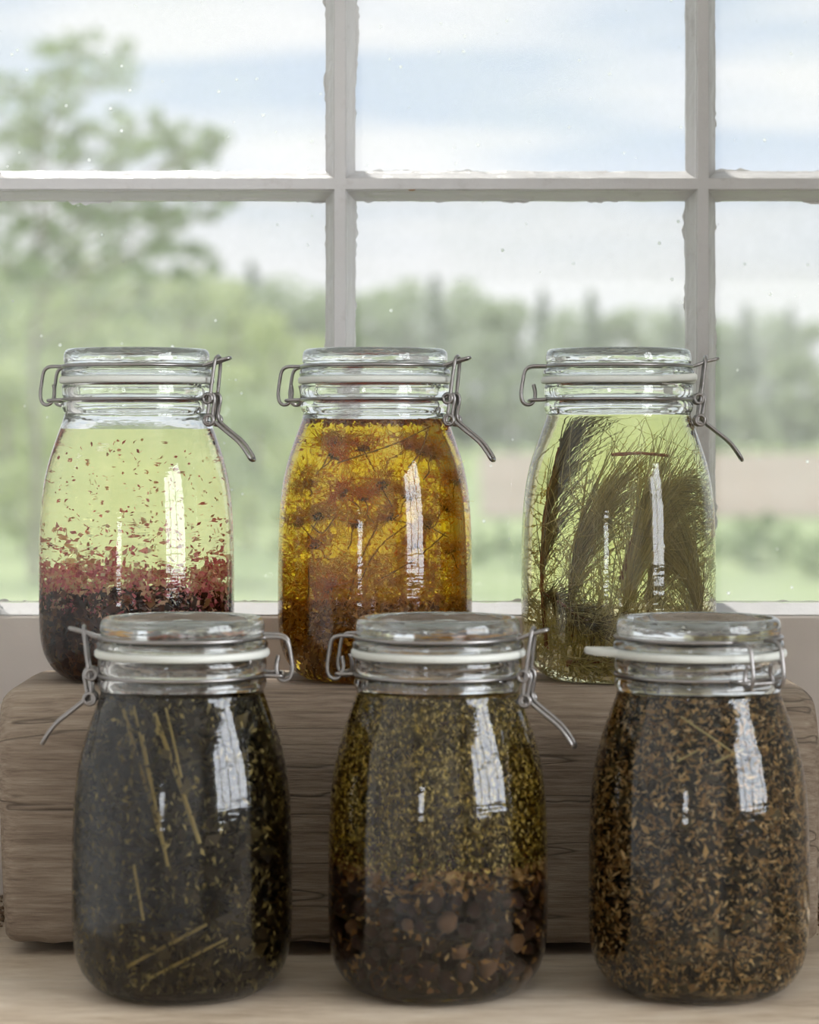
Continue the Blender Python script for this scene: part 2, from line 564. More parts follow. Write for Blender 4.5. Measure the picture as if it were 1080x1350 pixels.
# panes with ragged paint left on the glass along the bars
def ragged_strip(p0, p1, inward, seed, wmin, wmax):
    p0, p1, inward = Vector(p0), Vector(p1), Vector(inward)
    n = max(8, int((p1 - p0).length / 0.0016))
    V, Fc = [], []
    for i in range(n + 1):
        c = p0.lerp(p1, i / n)
        w = wmin + (wmax - wmin) * max(0.0, noise.noise(c * 38 + Vector((seed, 0, 0))) + 0.45 * noise.noise(c * 260 + Vector((0, seed, 0))))
        V.append(c)
        V.append(c + inward * w)
    for i in range(n):
        Fc.append((2 * i, 2 * i + 2, 2 * i + 3, 2 * i + 1))
    return V, Fc
seed = 1
for r in range(3):
    z0 = ROWZ[r] + (0.004 if r == 0 else 0.0)
    z1 = ROWZ[r + 1] if r < 2 else TOPZ
    for c in range(3):
        x0, x1 = COLX[c], COLX[c + 1]
        pane = wbox('pane', (x0 + .001, GLASS_Y, z0 + .001), (x1 - .001, GLASS_Y + 0.0004, z1 - .001), MAT['pane'])
        V, Fc = [], []
        yy = GLASS_Y - 0.0003
        hz = 0.0093 if r else 0.0040
        for p0, p1, inw in (((x0 + .0088, yy, z0), (x0 + .0088, yy, z1), (1, 0, 0)), ((x1 - .0088, yy, z0), (x1 - .0088, yy, z1), (-1, 0, 0)),
                            ((x0, yy, z0 + hz - .0005), (x1, yy, z0 + hz - .0005), (0, 0, 1)), ((x0, yy, z1 - .0088), (x1, yy, z1 - .0088), (0, 0, -1))):
            seed += 3.7
            v, f = ragged_strip(p0, p1, inw, seed, 0.0006, 0.0042)
            kk = len(V)
            V += [(q.x - WX, q.y - SASH_Y, q.z) for q in v]
            Fc += [tuple(i + kk for i in g) for g in f]
        mesh_obj('paint_edge', V, Fc, MAT['putty'], pane)

# ---- the side window and the small rear window that light the room
def plain_window(name, axis, fixed, a0, a1, z0, z1, na, nz, bar):
    w = tag(empty(name, ((fixed, (a0 + a1) / 2, z0) if axis == 'x' else ((a0 + a1) / 2, fixed, z0))), kind='structure')
    o = w.location
    def put(nm, lo, hi, t, m):
        if axis == 'x':
            return box(nm, (-t, lo[0] - o.y, lo[1] - z0), (t, hi[0] - o.y, hi[1] - z0), m, w)
        return box(nm, (lo[0] - o.x, -t, lo[1] - z0), (hi[0] - o.x, t, hi[1] - z0), m, w)
    fr = 0.05
    put('frame', (a0, z0), (a0 + fr, z1), .02, MAT['paint']); put('frame', (a1 - fr, z0), (a1, z1), .02, MAT['paint'])
    put('frame', (a0 + fr, z0), (a1 - fr, z0 + fr), .02, MAT['paint']); put('frame', (a0 + fr, z1 - fr), (a1 - fr, z1), .02, MAT['paint'])
    for i in range(1, na):
        c = a0 + (a1 - a0) * i / na
        put('muntin', (c - bar, z0 + fr), (c + bar, z1 - fr), .015, MAT['paint'])
    for i in range(1, nz):
        c = z0 + (z1 - z0) * i / nz
        put('muntin', (a0 + fr, c - bar), (a1 - fr, c + bar), .0145, MAT['paint'])
    put('pane', (a0 + fr, z0 + fr), (a1 - fr, z1 - fr), .001, MAT['clean_pane'])
plain_window('window_2', 'x', RX1 + .08, SWY0, SWY1, SWZ0, SWZ1, 4, 2, .014)
plain_window('window_3', 'y', RY0 - .08, BWX0, BWX1, BWZ0, BWZ1, 1, 2, .02)

# ------------------------------------------------------------------ the wooden beam the rear jars stand on
BEAM_TOP = 0.146
def beam():
    prof = [(1.3965, .0060), (1.3935, .0140), (1.3925, .030), (1.3920, .050), (1.3915, .075), (1.3920, .100), (1.3922, .1185), (1.3945, .1235), (1.4040, .1335), (1.4145, .1415),
            (1.4250, .1456), (1.44, .146), (1.46, .146), (1.48, .146), (1.50, .146), (1.52, .146), (1.535, .1455), (1.543, .141), (1.546, .13), (1.546, .07), (1.546, .014), (1.540, .0055), (1.47, .0045), (1.41, .0045)]
    n, m = 150, len(prof)
    x0, x1 = at(-9, 0, 1.393).x, at(1084, 0, 1.393).x
    V, Fc = [], []
    ca, cb = 1.468, 0.076
    for i in range(n + 1):
        t = i / n
        x = x0 + (x1 - x0) * t
        e = min(i, n - i)
        shrink = (0.0, .55, .82, .95)[e] if e < 4 else 1.0
        ins = (0.006 * (1 - shrink)) * (1 + .6 * noise.noise(Vector((i * .9, t * 30, 1.0))))
        for q, (y, z) in enumerate(prof):
            top = z > 0.1435 and 1.42 < y < 1.54
            a = 0.0 if top else 0.0024
            p = Vector((x, y, z))
            d = a * noise.noise(Vector((x * 16, y * 40, z * 60))) + a * 0.7 * noise.noise(Vector((x * 60, y * 140, z * 190)))
            if 3 <= q <= 9:      # adze hollows along the worn front arris
                d += 0.0035 * noise.noise(Vector((x * 9, 4.0, z * 14))) * (1 if q >= 6 else 0.35)
            out = Vector((0, y - ca, z - cb)).normalized()
            w = p - out * (abs(d) if z < .02 else d) - out * ins
            if q < 2 or z < .006:
                w.z = max(w.z, .003)
            if top: w.z = z - (0.0006 * abs(noise.noise(Vector((x * 20, y * 60, 0)))) if e >= 4 else ins)
            # the ends lean a little, as sawn by hand
            lean = 0.006 * (1 - z / .146) * (1 if t < .5 else -.3) * max(0, abs(t - .5) * 2 - .8) * 5
            V.append((w.x + lean, w.y, w.z))
    for i in range(n):
        for q in range(m):
            q2 = (q + 1) % m
            Fc.append((i * m + q, (i + 1) * m + q, (i + 1) * m + q2, i * m + q2))
    Fc.append(tuple(range(m)))
    Fc.append(tuple(reversed(range(n * m, n * m + m))))
    V = [(x, y - 1.468, z) for x, y, z in V]
    o = mesh_obj('wooden_beam', V, Fc, MAT['beam'], smooth=True)
    o.location = (0, 1.468, 0)
    return tag(o, 'thick weathered wooden beam lying on the sill under three jars', 'beam')
beam()

# ------------------------------------------------------------------ clip-top jars
mm = lambda pts: [(r / 1000, z / 1000) for r, z in pts]
OUTER = mm([(0, 3), (20, 2.2), (33, .6), (37, 0), (41, .6), (46, 3.4), (51, 8.6), (54.4, 15), (56.6, 24), (57.4, 36), (57.5, 52), (57.4, 70), (57.1, 84), (56.3, 100), (54.7, 114),
            (52, 127), (48.2, 139), (45, 148), (43.2, 153), (42.6, 156), (43.5, 158), (44.1, 160.4), (43.5, 162.6), (42.5, 163.6), (42.2, 164.6), (42.6, 165.6), (43.6, 166.6), (43.9, 168.5),
            (43.9, 172), (43.2, 173.6), (41.5, 174), (39.4, 174), (38.2, 173.2)])
INNER = mm([(0, 7.2), (20, 6.6), (32, 6.2), (40, 8), (46.6, 12.6), (51.2, 20), (53.6, 28), (54.4, 38), (54.5, 52), (54.4, 70), (54.1, 84), (53.2, 100), (51.5, 114), (48.7, 127), (44.8, 139),
            (41.5, 148), (39.4, 153), (38.1, 157), (37.6, 161), (37.6, 171)])
INNER_F = spline2(INNER, 4)
_iz = np.array([z for r, z in INNER_F[9:]]); _ir = np.array([r for r, z in INNER_F[9:]])
def r_in(z):
    return np.interp(z, _iz, _ir)

LID = mm([(0, 184), (20, 183.8), (31, 183), (33.2, 181), (34, 174), (35.2, 173), (36.4, 174), (36.8, 177.5), (38.5, 178.1), (43.6, 178.1), (44.6, 178.9), (44.7, 180.6), (43.9, 182.2), (42.6, 183),
          (42.1, 184.1), (42.3, 185.4), (42.9, 187), (42.9, 190.4), (42.0, 193.2), (40.2, 194.4), (38.4, 193.6), (36.8, 191.2), (34.5, 189.6), (28, 189.2), (12, 189.4), (0, 189.4)])
WR = 0.00108

def ring_pts(r, z, a0, a1, n):
    return [Vector((r * math.cos(a0 + (a1 - a0) * i / n), r * math.sin(a0 + (a1 - a0) * i / n), z)) for i in range(n + 1)]

SHARED = {}
def shared(key, name, build, mat, parent, smooth=True):
    if key not in SHARED:
        V, Fc = build()
        o = mesh_obj(name, V, Fc, mat, parent, smooth)
        SHARED[key] = o.data
        return o
    return link(bpy.data.objects.new(name, SHARED[key]), parent)

HH = 0.0098    # half the spacing of the hinge wires
def bail_geo():
    ang = math.radians(7)
    loop = ([Vector((.0585, 0, .1888)), Vector((.0575, .0022, .1885)), Vector((.0510, .0034, .1868)), Vector((.0462, .0046, .1850))] +
            ring_pts(.0434, .1842, ang, PI - .24, 44))
    hinge = [(-.0470, HH, .1843), (-.0520, HH, .1840), (-.0552, HH, .1815), (-.0566, HH, .1750), (-.0575, HH, .1680), (-.0566, HH, .1634), (-.0540, HH, .1616), (-.0512, HH, .1622), (-.0496, HH * .92, .1650),
             (-.0492, HH * .8, .1690), (-.0502, HH * .75, .1735)]
    half = smooth_path(loop + [Vector(h) for h in hinge], 3)
    other = [Vector((p.x, -p.y, p.z)) for p in half]
    return tube([(list(reversed(other))[:-1] + half, False)], WR, 8)
def neck_geo():
    ring = ring_pts(.0434, .1646, 0, 2 * PI, 72)[:-1]
    hinge = smooth_path([(-.0425, HH * 1.2, .1646), (-.0480, HH * 1.2, .1644), (-.0515, HH * 1.15, .1642), (-.0528, HH * .85, .1640), (-.0528, 0, .1640), (-.0528, -HH * .85, .1640),
                         (-.0515, -HH * 1.15, .1642), (-.0480, -HH * 1.2, .1644), (-.0425, -HH * 1.2, .1646)], 4)
    paths = [(ring, True), (hinge, False)]
    for s in (-1, 1):
        c = Vector((.0470, s * .0066, .1650))
        paths.append(([c + Vector((math.cos(a) * .0027, 0, math.sin(a) * .0027)) for a in [2 * PI * i / 14 for i in range(14)]], True))
    return tube(paths, WR * .95, 8)
def lever_geo():
    def strand(s):
        return [Vector(p) for p in ((.0452, s * .0050, .1650), (.0468, s * .0050, .1672), (.0496, s * .0050, .1675), (.0507, s * .0050, .1645), (.0498, s * .0050, .1590), (.0492, s * .0050, .1545),
                                    (.0506, s * .0048, .1515), (.0560, s * .0046, .1470), (.0650, s * .0044, .1398), (.0700, s * .0042, .1335), (.0722, s * .0036, .1298))]
    a, b = strand(1), strand(-1)
    path = smooth_path(a + [Vector((.0728, 0, .1288))] + list(reversed(b)), 4)
    paths = [(path, False)]
    for s in (-1, 1):
        c = Vector((.0478, s * .0068, .1524))
        paths.append(([c + Vector((math.cos(q) * .0029, 0, math.sin(q) * .0029)) for q in [2 * PI * i / 14 for i in range(14)]], True))
    return tube(paths, WR * 1.02, 8)
def link_geo():
    a = [Vector(p) for p in ((.0490, .0070, .1505), (.0462, .0068, .1515), (.0470, .0064, .1560), (.0488, .0060, .1700), (.0504, .0054, .1830), (.0510, .0042, .1878), (.0512, .0015, .1896))]
    b = [Vector((p.x, -p.y, p.z)) for p in reversed(a)]
    return tube([(smooth_path(a + b, 4), False)], WR, 8)

def gasket_geo(tab):
    seg = 120
    V, Fc = [], []
    for i in range(seg):
        a = 2 * PI * i / seg
        ro = .0457 + 0.0002 * math.sin(5 * a)
        dz = 0.0
        if tab is not None:
            d = (a - tab + PI) % (2 * PI) - PI
            k = max(0.0, 1 - abs(d) / 0.27)
            ro += 0.0145 * (k * k * (3 - 2 * k)) ** 0.8
            dz = 0.0012 * k
        zs = (.1740, .1779)
        for r, z in ((.0375, zs[0]), (ro - .0008, zs[0] + dz), (ro, zs[0] + .0009 + dz), (ro, zs[1] - .0009 + dz), (ro - .0008, zs[1] + dz), (.0375, zs[1])):
            V.append((r * math.cos(a), r * math.sin(a), z))
    for i in range(seg):
        j = (i + 1) % seg
        for q in range(6):
            q2 = (q + 1) % 6
            Fc.append((i * 6 + q, j * 6 + q, j * 6 + q2, i * 6 + q2))
    return V, Fc

def jar(px, depth, z, yaw, level, label, liquid_label, liquid_mat, tab=None):
    x = (px - 540) / F_PX * depth
    j = empty('clip_top_jar', (x, depth, z), math.radians(yaw))
    tag(j, label, 'jar', 'clip-top glass jars')
    prof = spline2(OUTER, 3)
    inner = [(r, zz) for r, zz in INNER_F if zz > level + 1e-4 and r > .030]
    V, Fc = lathe(prof + list(reversed(inner)) + [(float(r_in(level)), level)], 96)
    mesh_obj('glass_body', V, Fc, MAT['glass'], j, True)
    shared('lid', 'lid', lambda: lathe(spline2(LID, 3), 96), MAT['lid_glass'], j)
    V, Fc = gasket_geo(None if tab is None else math.radians(tab - yaw))
    g = mesh_obj('rubber_gasket', V, Fc, MAT['rubber'], j, True)
    g['label'] = 'pale rubber sealing ring'
    shared('neck', 'neck_wire', neck_geo, MAT['steel'], j)
    shared('bail', 'bail_wire', bail_geo, MAT['steel'], j)
    lv = shared('lever', 'clasp_lever', lever_geo, MAT['steel'], j)
    shared('link', 'clasp_link', link_geo, MAT['steel'], lv)
    # liquid: wetted wall (glass to liquid) and free surface (air to liquid)
    wet = [(r, zz) for r, zz in INNER_F if zz < level - 1e-4] + [(float(r_in(level)), level)]
    V, Fc = lathe(wet + [(float(r_in(level)) * .5, level), (0, level)], 96)
    lq = mesh_obj('liquid', V, Fc, liquid_mat, None, True)
    lq.location = (x, depth, z)
    n_wet = (len(wet) - 1) * 96
    at_ = lq.data.attributes.new('ior', 'FLOAT', 'FACE')
    at_.data.foreach_set('value', [1.36 / 1.5 if i < n_wet else 1.36 for i in range(len(lq.data.polygons))])
    for i, pl in enumerate(lq.data.polygons):
        if i >= n_wet: pl.use_smooth = False
    tag(lq, liquid_label, 'liquid', None, 'stuff')
    return Vector((x, depth, z))

DB, DF = 1.480, 1.310
LQ = {
    'rose': liquid_material('pale_green_liquid', (0.3, 0.9, 4.4)),
    'amber': liquid_material('amber_oil', (0.0, 5.6, 42.0)),
    'pine': liquid_material('straw_liquid', (0.6, 1.1, 6.5)),
    'stalk': liquid_material('dark_brown_liquid', (30, 37, 56)),
    'berry': liquid_material('olive_brown_liquid', (9, 13, 30)),
    'seed': liquid_material('brown_liquid', (8, 12, 23)),
}
BZ = BEAM_TOP
J1 = jar(180.5, DB, BZ, -16, .1466, 'clip-top glass jar of rose petals sunk in pale yellow-green liquid', 'pale yellow-green liquid around rose petals', LQ['rose'], 100)
J2 = jar(494.5, DB, BZ, -18, .1525, 'clip-top glass jar of orange flowers in glowing amber oil', 'glowing amber oil around orange flowers', LQ['amber'], 80)
J3 = jar(815.5, DB, BZ, -2, .1555, 'clip-top glass jar full of green pine needles on the beam', 'pale straw-coloured liquid around pine needles', LQ['pine'], -48)
J4 = jar(240.5, DF, 0, 183, .1585, 'clip-top glass jar of near-black brew with long straw stalks', 'near-black brown liquid around long stalks', LQ['stalk'], 95)
J5 = jar(577.5, DF, 0, -15, .1585, 'clip-top glass jar of olive flecks above a layer of dark berries', 'olive-brown liquid above dark berries', LQ['berry'], 85)
J6 = jar(921.0, DF, 0, 121, .1580, 'clip-top glass jar packed with brown chopped herbs and seeds', 'brown liquid among chopped herbs and seeds', LQ['seed'], 182)

# ------------------------------------------------------------------ what steeps in the jars
def rand_rot(n):
    q = RNG.normal(size=(n, 4))
    q /= np.linalg.norm(q, axis=1)[:, None]
    w, x, y, z = q.T
    return np.stack([1 - 2 * (y * y + z * z), 2 * (x * y - z * w), 2 * (x * z + y * w), 2 * (x * y + z * w), 1 - 2 * (x * x + z * z), 2 * (y * z - x * w),
                     2 * (x * z - y * w), 2 * (y * z + x * w), 1 - 2 * (x * x + y * y)], axis=1).reshape(n, 3, 3)

def upright_rot(n, spread):
    """bits hanging about upright: local x axis near vertical"""
    R = rand_rot(n)
    up = np.array([0, 0, 1.0]) + RNG.normal(size=(n, 3)) * spread
    up /= np.linalg.norm(up, axis=1)[:, None]
    b = np.cross(up, R[:, :, 1]); b /= np.linalg.norm(b, axis=1)[:, None]
    c = np.cross(up, b)
    return np.stack([up, b, c], axis=2)

def points_in_jar(n, z0, z1, wall=0.0, margin=.0022, zpow=1.0):
    """random points within the jar; wall > 0 draws them towards the glass"""
    z = z0 + (z1 - z0) * RNG.random(n) ** zpow
    u = RNG.random(n)
    f = np.sqrt(u) if wall <= 0 else 1 - wall * RNG.random(n) ** 1.6 * 0.9
    r = (r_in(z) - margin) * f
    a = RNG.random(n) * 2 * PI
    return np.stack([r * np.cos(a), r * np.sin(a), z], axis=1)

def clamp_in(V, margin=.0006, top=.16):
    rr = np.hypot(V[:, 0], V[:, 1])
    lim = r_in(V[:, 2]) - margin
    s = np.where(rr > lim, lim / np.maximum(rr, 1e-9), 1.0)
    V[:, 0] *= s; V[:, 1] *= s
    V[:, 2] = np.clip(V[:, 2], .0085, top)
    return V

def flakes(P, L, W, R, bend=0.35):
    """bent kite-shaped flakes"""
    n = len(P)
    base = np.array([[-.5, 0, 0], [0, -.5, 0], [.5, 0, 0], [.1, .5, 0]])
    B = np.repeat(base[None], n, 0)
    B[:, :, 0] *= L[:, None]; B[:, :, 1] *= W[:, None]
    B[:, 0, 2] = bend * W * RNG.normal(size=n); B[:, 2, 2] = bend * W * RNG.normal(size=n)
    V = np.einsum('nij,nkj->nki', R, B) + P[:, None, :]
    Fc = (np.arange(n) * 4)[:, None] + np.array([0, 1, 2, 3])[None]
    return V.reshape(-1, 3), Fc

def grains(P, L, W, R):
    """plump seeds / chips: stretched octahedra"""
    n = len(P)
    base = np.array([[.5, 0, 0], [-.5, 0, 0], [0, .5, 0], [0, -.5, 0], [0, 0, .5], [0, 0, -.5]])
    B = np.repeat(base[None], n, 0)
    B[:, :, 0] *= L[:, None]; B[:, :, 1] *= W[:, None]; B[:, :, 2] *= (W * .7)[:, None]
    V = np.einsum('nij,nkj->nki', R, B) + P[:, None, :]
    f = np.array([[0, 2, 4], [2, 1, 4], [1, 3, 4], [3, 0, 4], [2, 0, 5], [1, 2, 5], [3, 1, 5], [0, 3, 5]])
    Fc = ((np.arange(n) * 6)[:, None, None] + f[None]).reshape(-1, 3)
    return V.reshape(-1, 3), Fc

def u(n, a, b):
    return a + (b - a) * RNG.random(n)

def stuff(name, geo, mat, loc, label, cat, top=.16):
    V, Fc = geo
    V = clamp_in(np.array(V), top=top)
    o = array_obj(name, V, Fc, mat)
    o.location = loc
    return tag(o, label, cat, None, 'stuff')

# --- rose petals
MAT['petal'] = bits_material('rose_petal_bits', [(0.0, (0.36, 0.06, 0.06)), (0.35, (0.80, 0.18, 0.20)), (0.6, (0.88, 0.34, 0.28)), (0.85, (0.85, 0.52, 0.30)), (1.0, (0.45, 0.16, 0.07))], .6)
MAT['petal_top'] = bits_material('rose_petal_pieces', [(0.0, (0.60, 0.12, 0.14)), (0.35, (0.95, 0.34, 0.38)), (0.65, (0.98, 0.60, 0.40)), (1.0, (0.98, 0.82, 0.56))], .5)
MAT['petal_dark'] = bits_material('steeped_petal_bits', [(0.0, (0.05, 0.02, 0.015)), (0.5, (0.13, 0.045, 0.03)), (0.85, (0.24, 0.09, 0.04)), (1.0, (0.42, 0.22, 0.09))], .35)
n = 1150
P = points_in_jar(n, .060, .136, zpow=3.0)
stuff('petal_flecks', flakes(P, u(n, .0008, .0034), u(n, .0006, .0018), rand_rot(n)), MAT['petal'], J1, 'small red petal flecks drifting in the pale yellow-green liquid', 'petals', .140)
n = 2400
P = points_in_jar(n, .040, .065, wall=.5, zpow=.9)
P[:, 2] += .006 * np.sin(3 * np.arctan2(P[:, 1], P[:, 0]) + 1.0) * (P[:, 2] - .040) / .025
P[:330, 2] = .062 + .030 * RNG.random(330) ** 2.2
stuff('rose_petals', flakes(P,  u(n, .002, .0058), u(n, .0014, .0038), rand_rot(n), .5), MAT['petal_top'], J1, 'pink and orange rose petal pieces lying over a dark petal bed', 'petals', .095)
n = 4200
P = points_in_jar(n, .009, .052, wall=0.0)
stuff('petal_bed', flakes(P, u(n, .004, .009), u(n, .003, .006), rand_rot(n), .5), MAT['petal_dark'], J1, 'dark sunken bed of steeped rose petals', 'petals', .058)

# --- orange flowers in amber oil
MAT['fluff'] = bits_material('flower_filaments', [(0.0, (0.66, 0.34, 0.09)), (0.4, (0.90, 0.58, 0.17)), (0.8, (0.96, 0.72, 0.28)), (1.0, (0.74, 0.44, 0.16))], .75)
MAT['floret'] = bits_material('orange_florets', [(0.0, (0.85, 0.28, 0.05)), (0.5, (0.96, 0.44, 0.08)), (1.0, (0.98, 0.62, 0.16))], .78)
MAT['calyx'] = bits_material('dark_calyx', [(0.0, (0.14, 0.13, 0.04)), (1.0, (0.34, 0.27, 0.08))], .4)
MAT['shred'] = bits_material('orange_petal_shreds', [(0.0, (0.70, 0.30, 0.05)), (0.5, (0.95, 0.50, 0.09)), (1.0, (0.98, 0.70, 0.18))], .6)
MAT['stem'] = principled('dried_stem', (0.26, 0.15, 0.06), .8)
MAT['sediment'] = bits_material('flower_sediment', [(0.0, (0.22, 0.11, 0.04)), (0.6, (0.48, 0.26, 0.08)), (1.0, (0.72, 0.44, 0.14))], .45)

def strands(P0, D, Ls, curl, rad, seg=4):
    """fine three-sided filaments starting at P0 along D"""
    n = len(P0)
    bend = RNG.normal(size=(n, 3)) * curl
    V = []
    a = np.cross(D, RNG.normal(size=(n, 3))); a /= np.linalg.norm(a, axis=1)[:, None]
    b = np.cross(D, a)
    for s in range(seg + 1):
        t = s / seg
        c = P0 + D * (Ls * t)[:, None] + bend * (Ls * t * t)[:, None]
        r = (rad * (1 - .7 * t))[:, None]
        for k in range(3):
            V.append(c + (a * math.cos(2 * PI * k / 3) + b * math.sin(2 * PI * k / 3)) * r)
    V = np.stack(V, axis=1)
    m = (seg + 1) * 3
    f = np.array([[s * 3 + k, s * 3 + (k + 1) % 3, (s + 1) * 3 + (k + 1) % 3, (s + 1) * 3 + k] for s in range(seg) for k in range(3)])
    Fc = ((np.arange(n) * m)[:, None, None] + f[None]).reshape(-1, 4)
    return V.reshape(-1, 3), Fc

def unit(n):
    d = RNG.normal(size=(n, 3))
    return d / np.linalg.norm(d, axis=1)[:, None]

def flower_head(label, mat, size):
    root = empty('flower_head')
    tag(root, label, 'flower', 'flower heads in the amber oil')
    n = 220
    c = unit(n) * (size * .75 * RNG.random(n) ** .5)[:, None]
    c[:, 2] = np.abs(c[:, 2]) * .7
    d = unit(n) * .9 + c / size
    d /= np.linalg.norm(d, axis=1)[:, None]
    V, Fc = strands(c, d, u(n, .0025, .0065), 1.0, np.full(n, .00022), 3)
    array_obj('florets', V, Fc, mat, root)
    m = 34
    d = unit(m); d[:, 2] = -np.abs(d[:, 2]) * .6 + .1
    V, Fc = flakes(d * .0026, u(m, .002, .0042), u(m, .0010, .0020), rand_rot(m))
    array_obj('calyx', V, Fc, MAT['calyx'], root)
    pts = smooth_path([(0, 0, -.001), (.001, .001, -.005), (.002, 0, -.010), (.004, .002, -.0145)], 3)
    V, Fc = tube([(pts, False)], .00035, 5)
    mesh_obj('stem', V, Fc, MAT['stem'], root)
    return root
def dup(root, label=None):
    r = link(root.copy())
    if label: r['label'] = label
    for ch in list(root.children):
        c = ch.copy(); c.parent = r; COL.objects.link(c)
    return r
protoA = flower_head('bright orange flower head with dark calyx steeping in amber oil', MAT['floret'], .0125)
protoB = flower_head('faded gold flower head with dark calyx steeping in amber oil', MAT['fluff'], .0135)
usedA = usedB = False
def in_jar(px, py, jarloc, off):
    """spot inside a jar seen at a pixel; off = distance towards the camera from the jar axis.
    The filled jar magnifies sideways about 1.35 times, so pull positions towards the axis."""
    x = (px - 540) / F_PX * jarloc.y - jarloc.x
    z = CAM_Z + (HORIZON - py) / F_PX * jarloc.y - jarloc.z
    return Vector((jarloc.x + x * .80, jarloc.y - off, jarloc.z + z))
for px, py, off, kind in ((425, 605, .030, 0), (412, 772, .038, 0), (505, 640, .030, 1), (575, 690, .028, 1), (470, 690, .010, 1), (560, 600, .020, 1), (600, 725, .012, 1), (450, 650, .030, 0),
                          (395, 640, .016, 1), (400, 680, .03, 1), (440, 585, .012, 1), (515, 680, .026, 1), (545, 655, .034, 1), (585, 605, .018, 1), (605, 670, .016, 1), (480, 655, .036, 0), (395, 690, .006, 1), (530, 600, -.015, 1), (480, 600, .000, 0), (540, 720, -.020, 1), (430, 720, -.022, 1), (595, 640, -.005, 1)):
    if kind == 0:
        o = protoA if not usedA else dup(protoA); usedA = True
    else:
        o = protoB if not usedB else dup(protoB); usedB = True
    p = in_jar(px, py, J2, off) - J2
    lim = float(r_in(p.z)) - .0155
    rad_ = math.hypot(p.x, p.y)
    if rad_ > lim:
        p.x *= lim / rad_; p.y *= lim / rad_
    p.z = min(p.z, .136)
    o.location = J2 + p
    o.rotation_euler = (random.uniform(-.9, .9), random.uniform(-.9, .9), random.uniform(0, 6))
# long thin stems
for pts in (((440, 612), (520, 590), (590, 564)), ((545, 618), (565, 595), (580, 566)), ((455, 790), (475, 735), (500, 690)), ((470, 770), (500, 720), (540, 690)), ((395, 742), (398, 770), (397, 790)),
            ((500, 760), (550, 735), (600, 700)), ((400, 690), (420, 700), (440, 680))):
    pp = [in_jar(a, b, J2, .034 - .004 * i) for i, (a, b) in enumerate(pts)]
    for p in pp:
        q = p - J2
        rr_, lim = math.hypot(q.x, q.y), float(r_in(q.z)) - .003
        if rr_ > lim:
            p.x, p.y = J2.x + q.x * lim / rr_, J2.y + q.y * lim / rr_
    V, Fc = tube([(smooth_path([p - pp[0] for p in pp], 4), False)], .00045, 5)
    o = mesh_obj('dried_stalk', V, Fc, MAT['stem'])
    o.location = pp[0]
    tag(o, 'thin dark stem lying among orange flowers in amber oil', 'stem', 'stems in the amber oil')
n = 1800
P = np.concatenate([points_in_jar(n // 3, .055, .085), points_in_jar(n // 3, .090, .125), points_in_jar(n - 2 * (n // 3), .055, .145)])
stuff('flower_fluff', strands(P, unit(n), u(n, .004, .013), .9, np.full(n, .00012), 3), MAT['fluff'], J2, 'fine golden flower fluff floating through the amber oil', 'flower fluff', .150)
n = 1500
P = np.concatenate([points_in_jar(500, .050, .148), points_in_jar(550, .092, .118, wall=.6), points_in_jar(450, .048, .080, wall=.6)])
stuff('petal_shreds', flakes(P, u(n, .002, .0062), u(n, .0006, .0014), rand_rot(n), .8), MAT['shred'], J2, 'narrow orange petal shreds scattered through the amber oil', 'petals', .151)
n = 2600
P = points_in_jar(n, .045, .072, zpow=1.4)
stuff('flower_bed', strands(P, unit(n), u(n, .004, .010), .9, np.full(n, .0002), 2), MAT['fluff'], J2, 'orange layer of settled flower threads above brown sediment', 'flower fluff', .075)
n = 4200
P = points_in_jar(n, .009, .046)
stuff('brown_sediment', flakes(P, u(n, .003, .007), u(n, .0015, .003), rand_rot(n)), MAT['sediment'], J2, 'brown sediment of flower bits at the bottom of amber oil', 'sediment', .050)
n = 900
P = points_in_jar(n, .1475, .1518)
stuff('floating_petals', flakes(P, u(n, .002, .006), u(n, .001, .0025), rand_rot(n)), MAT['sediment'], J2, 'dark brown flower scraps floating on top of amber oil', 'petals', .1522)

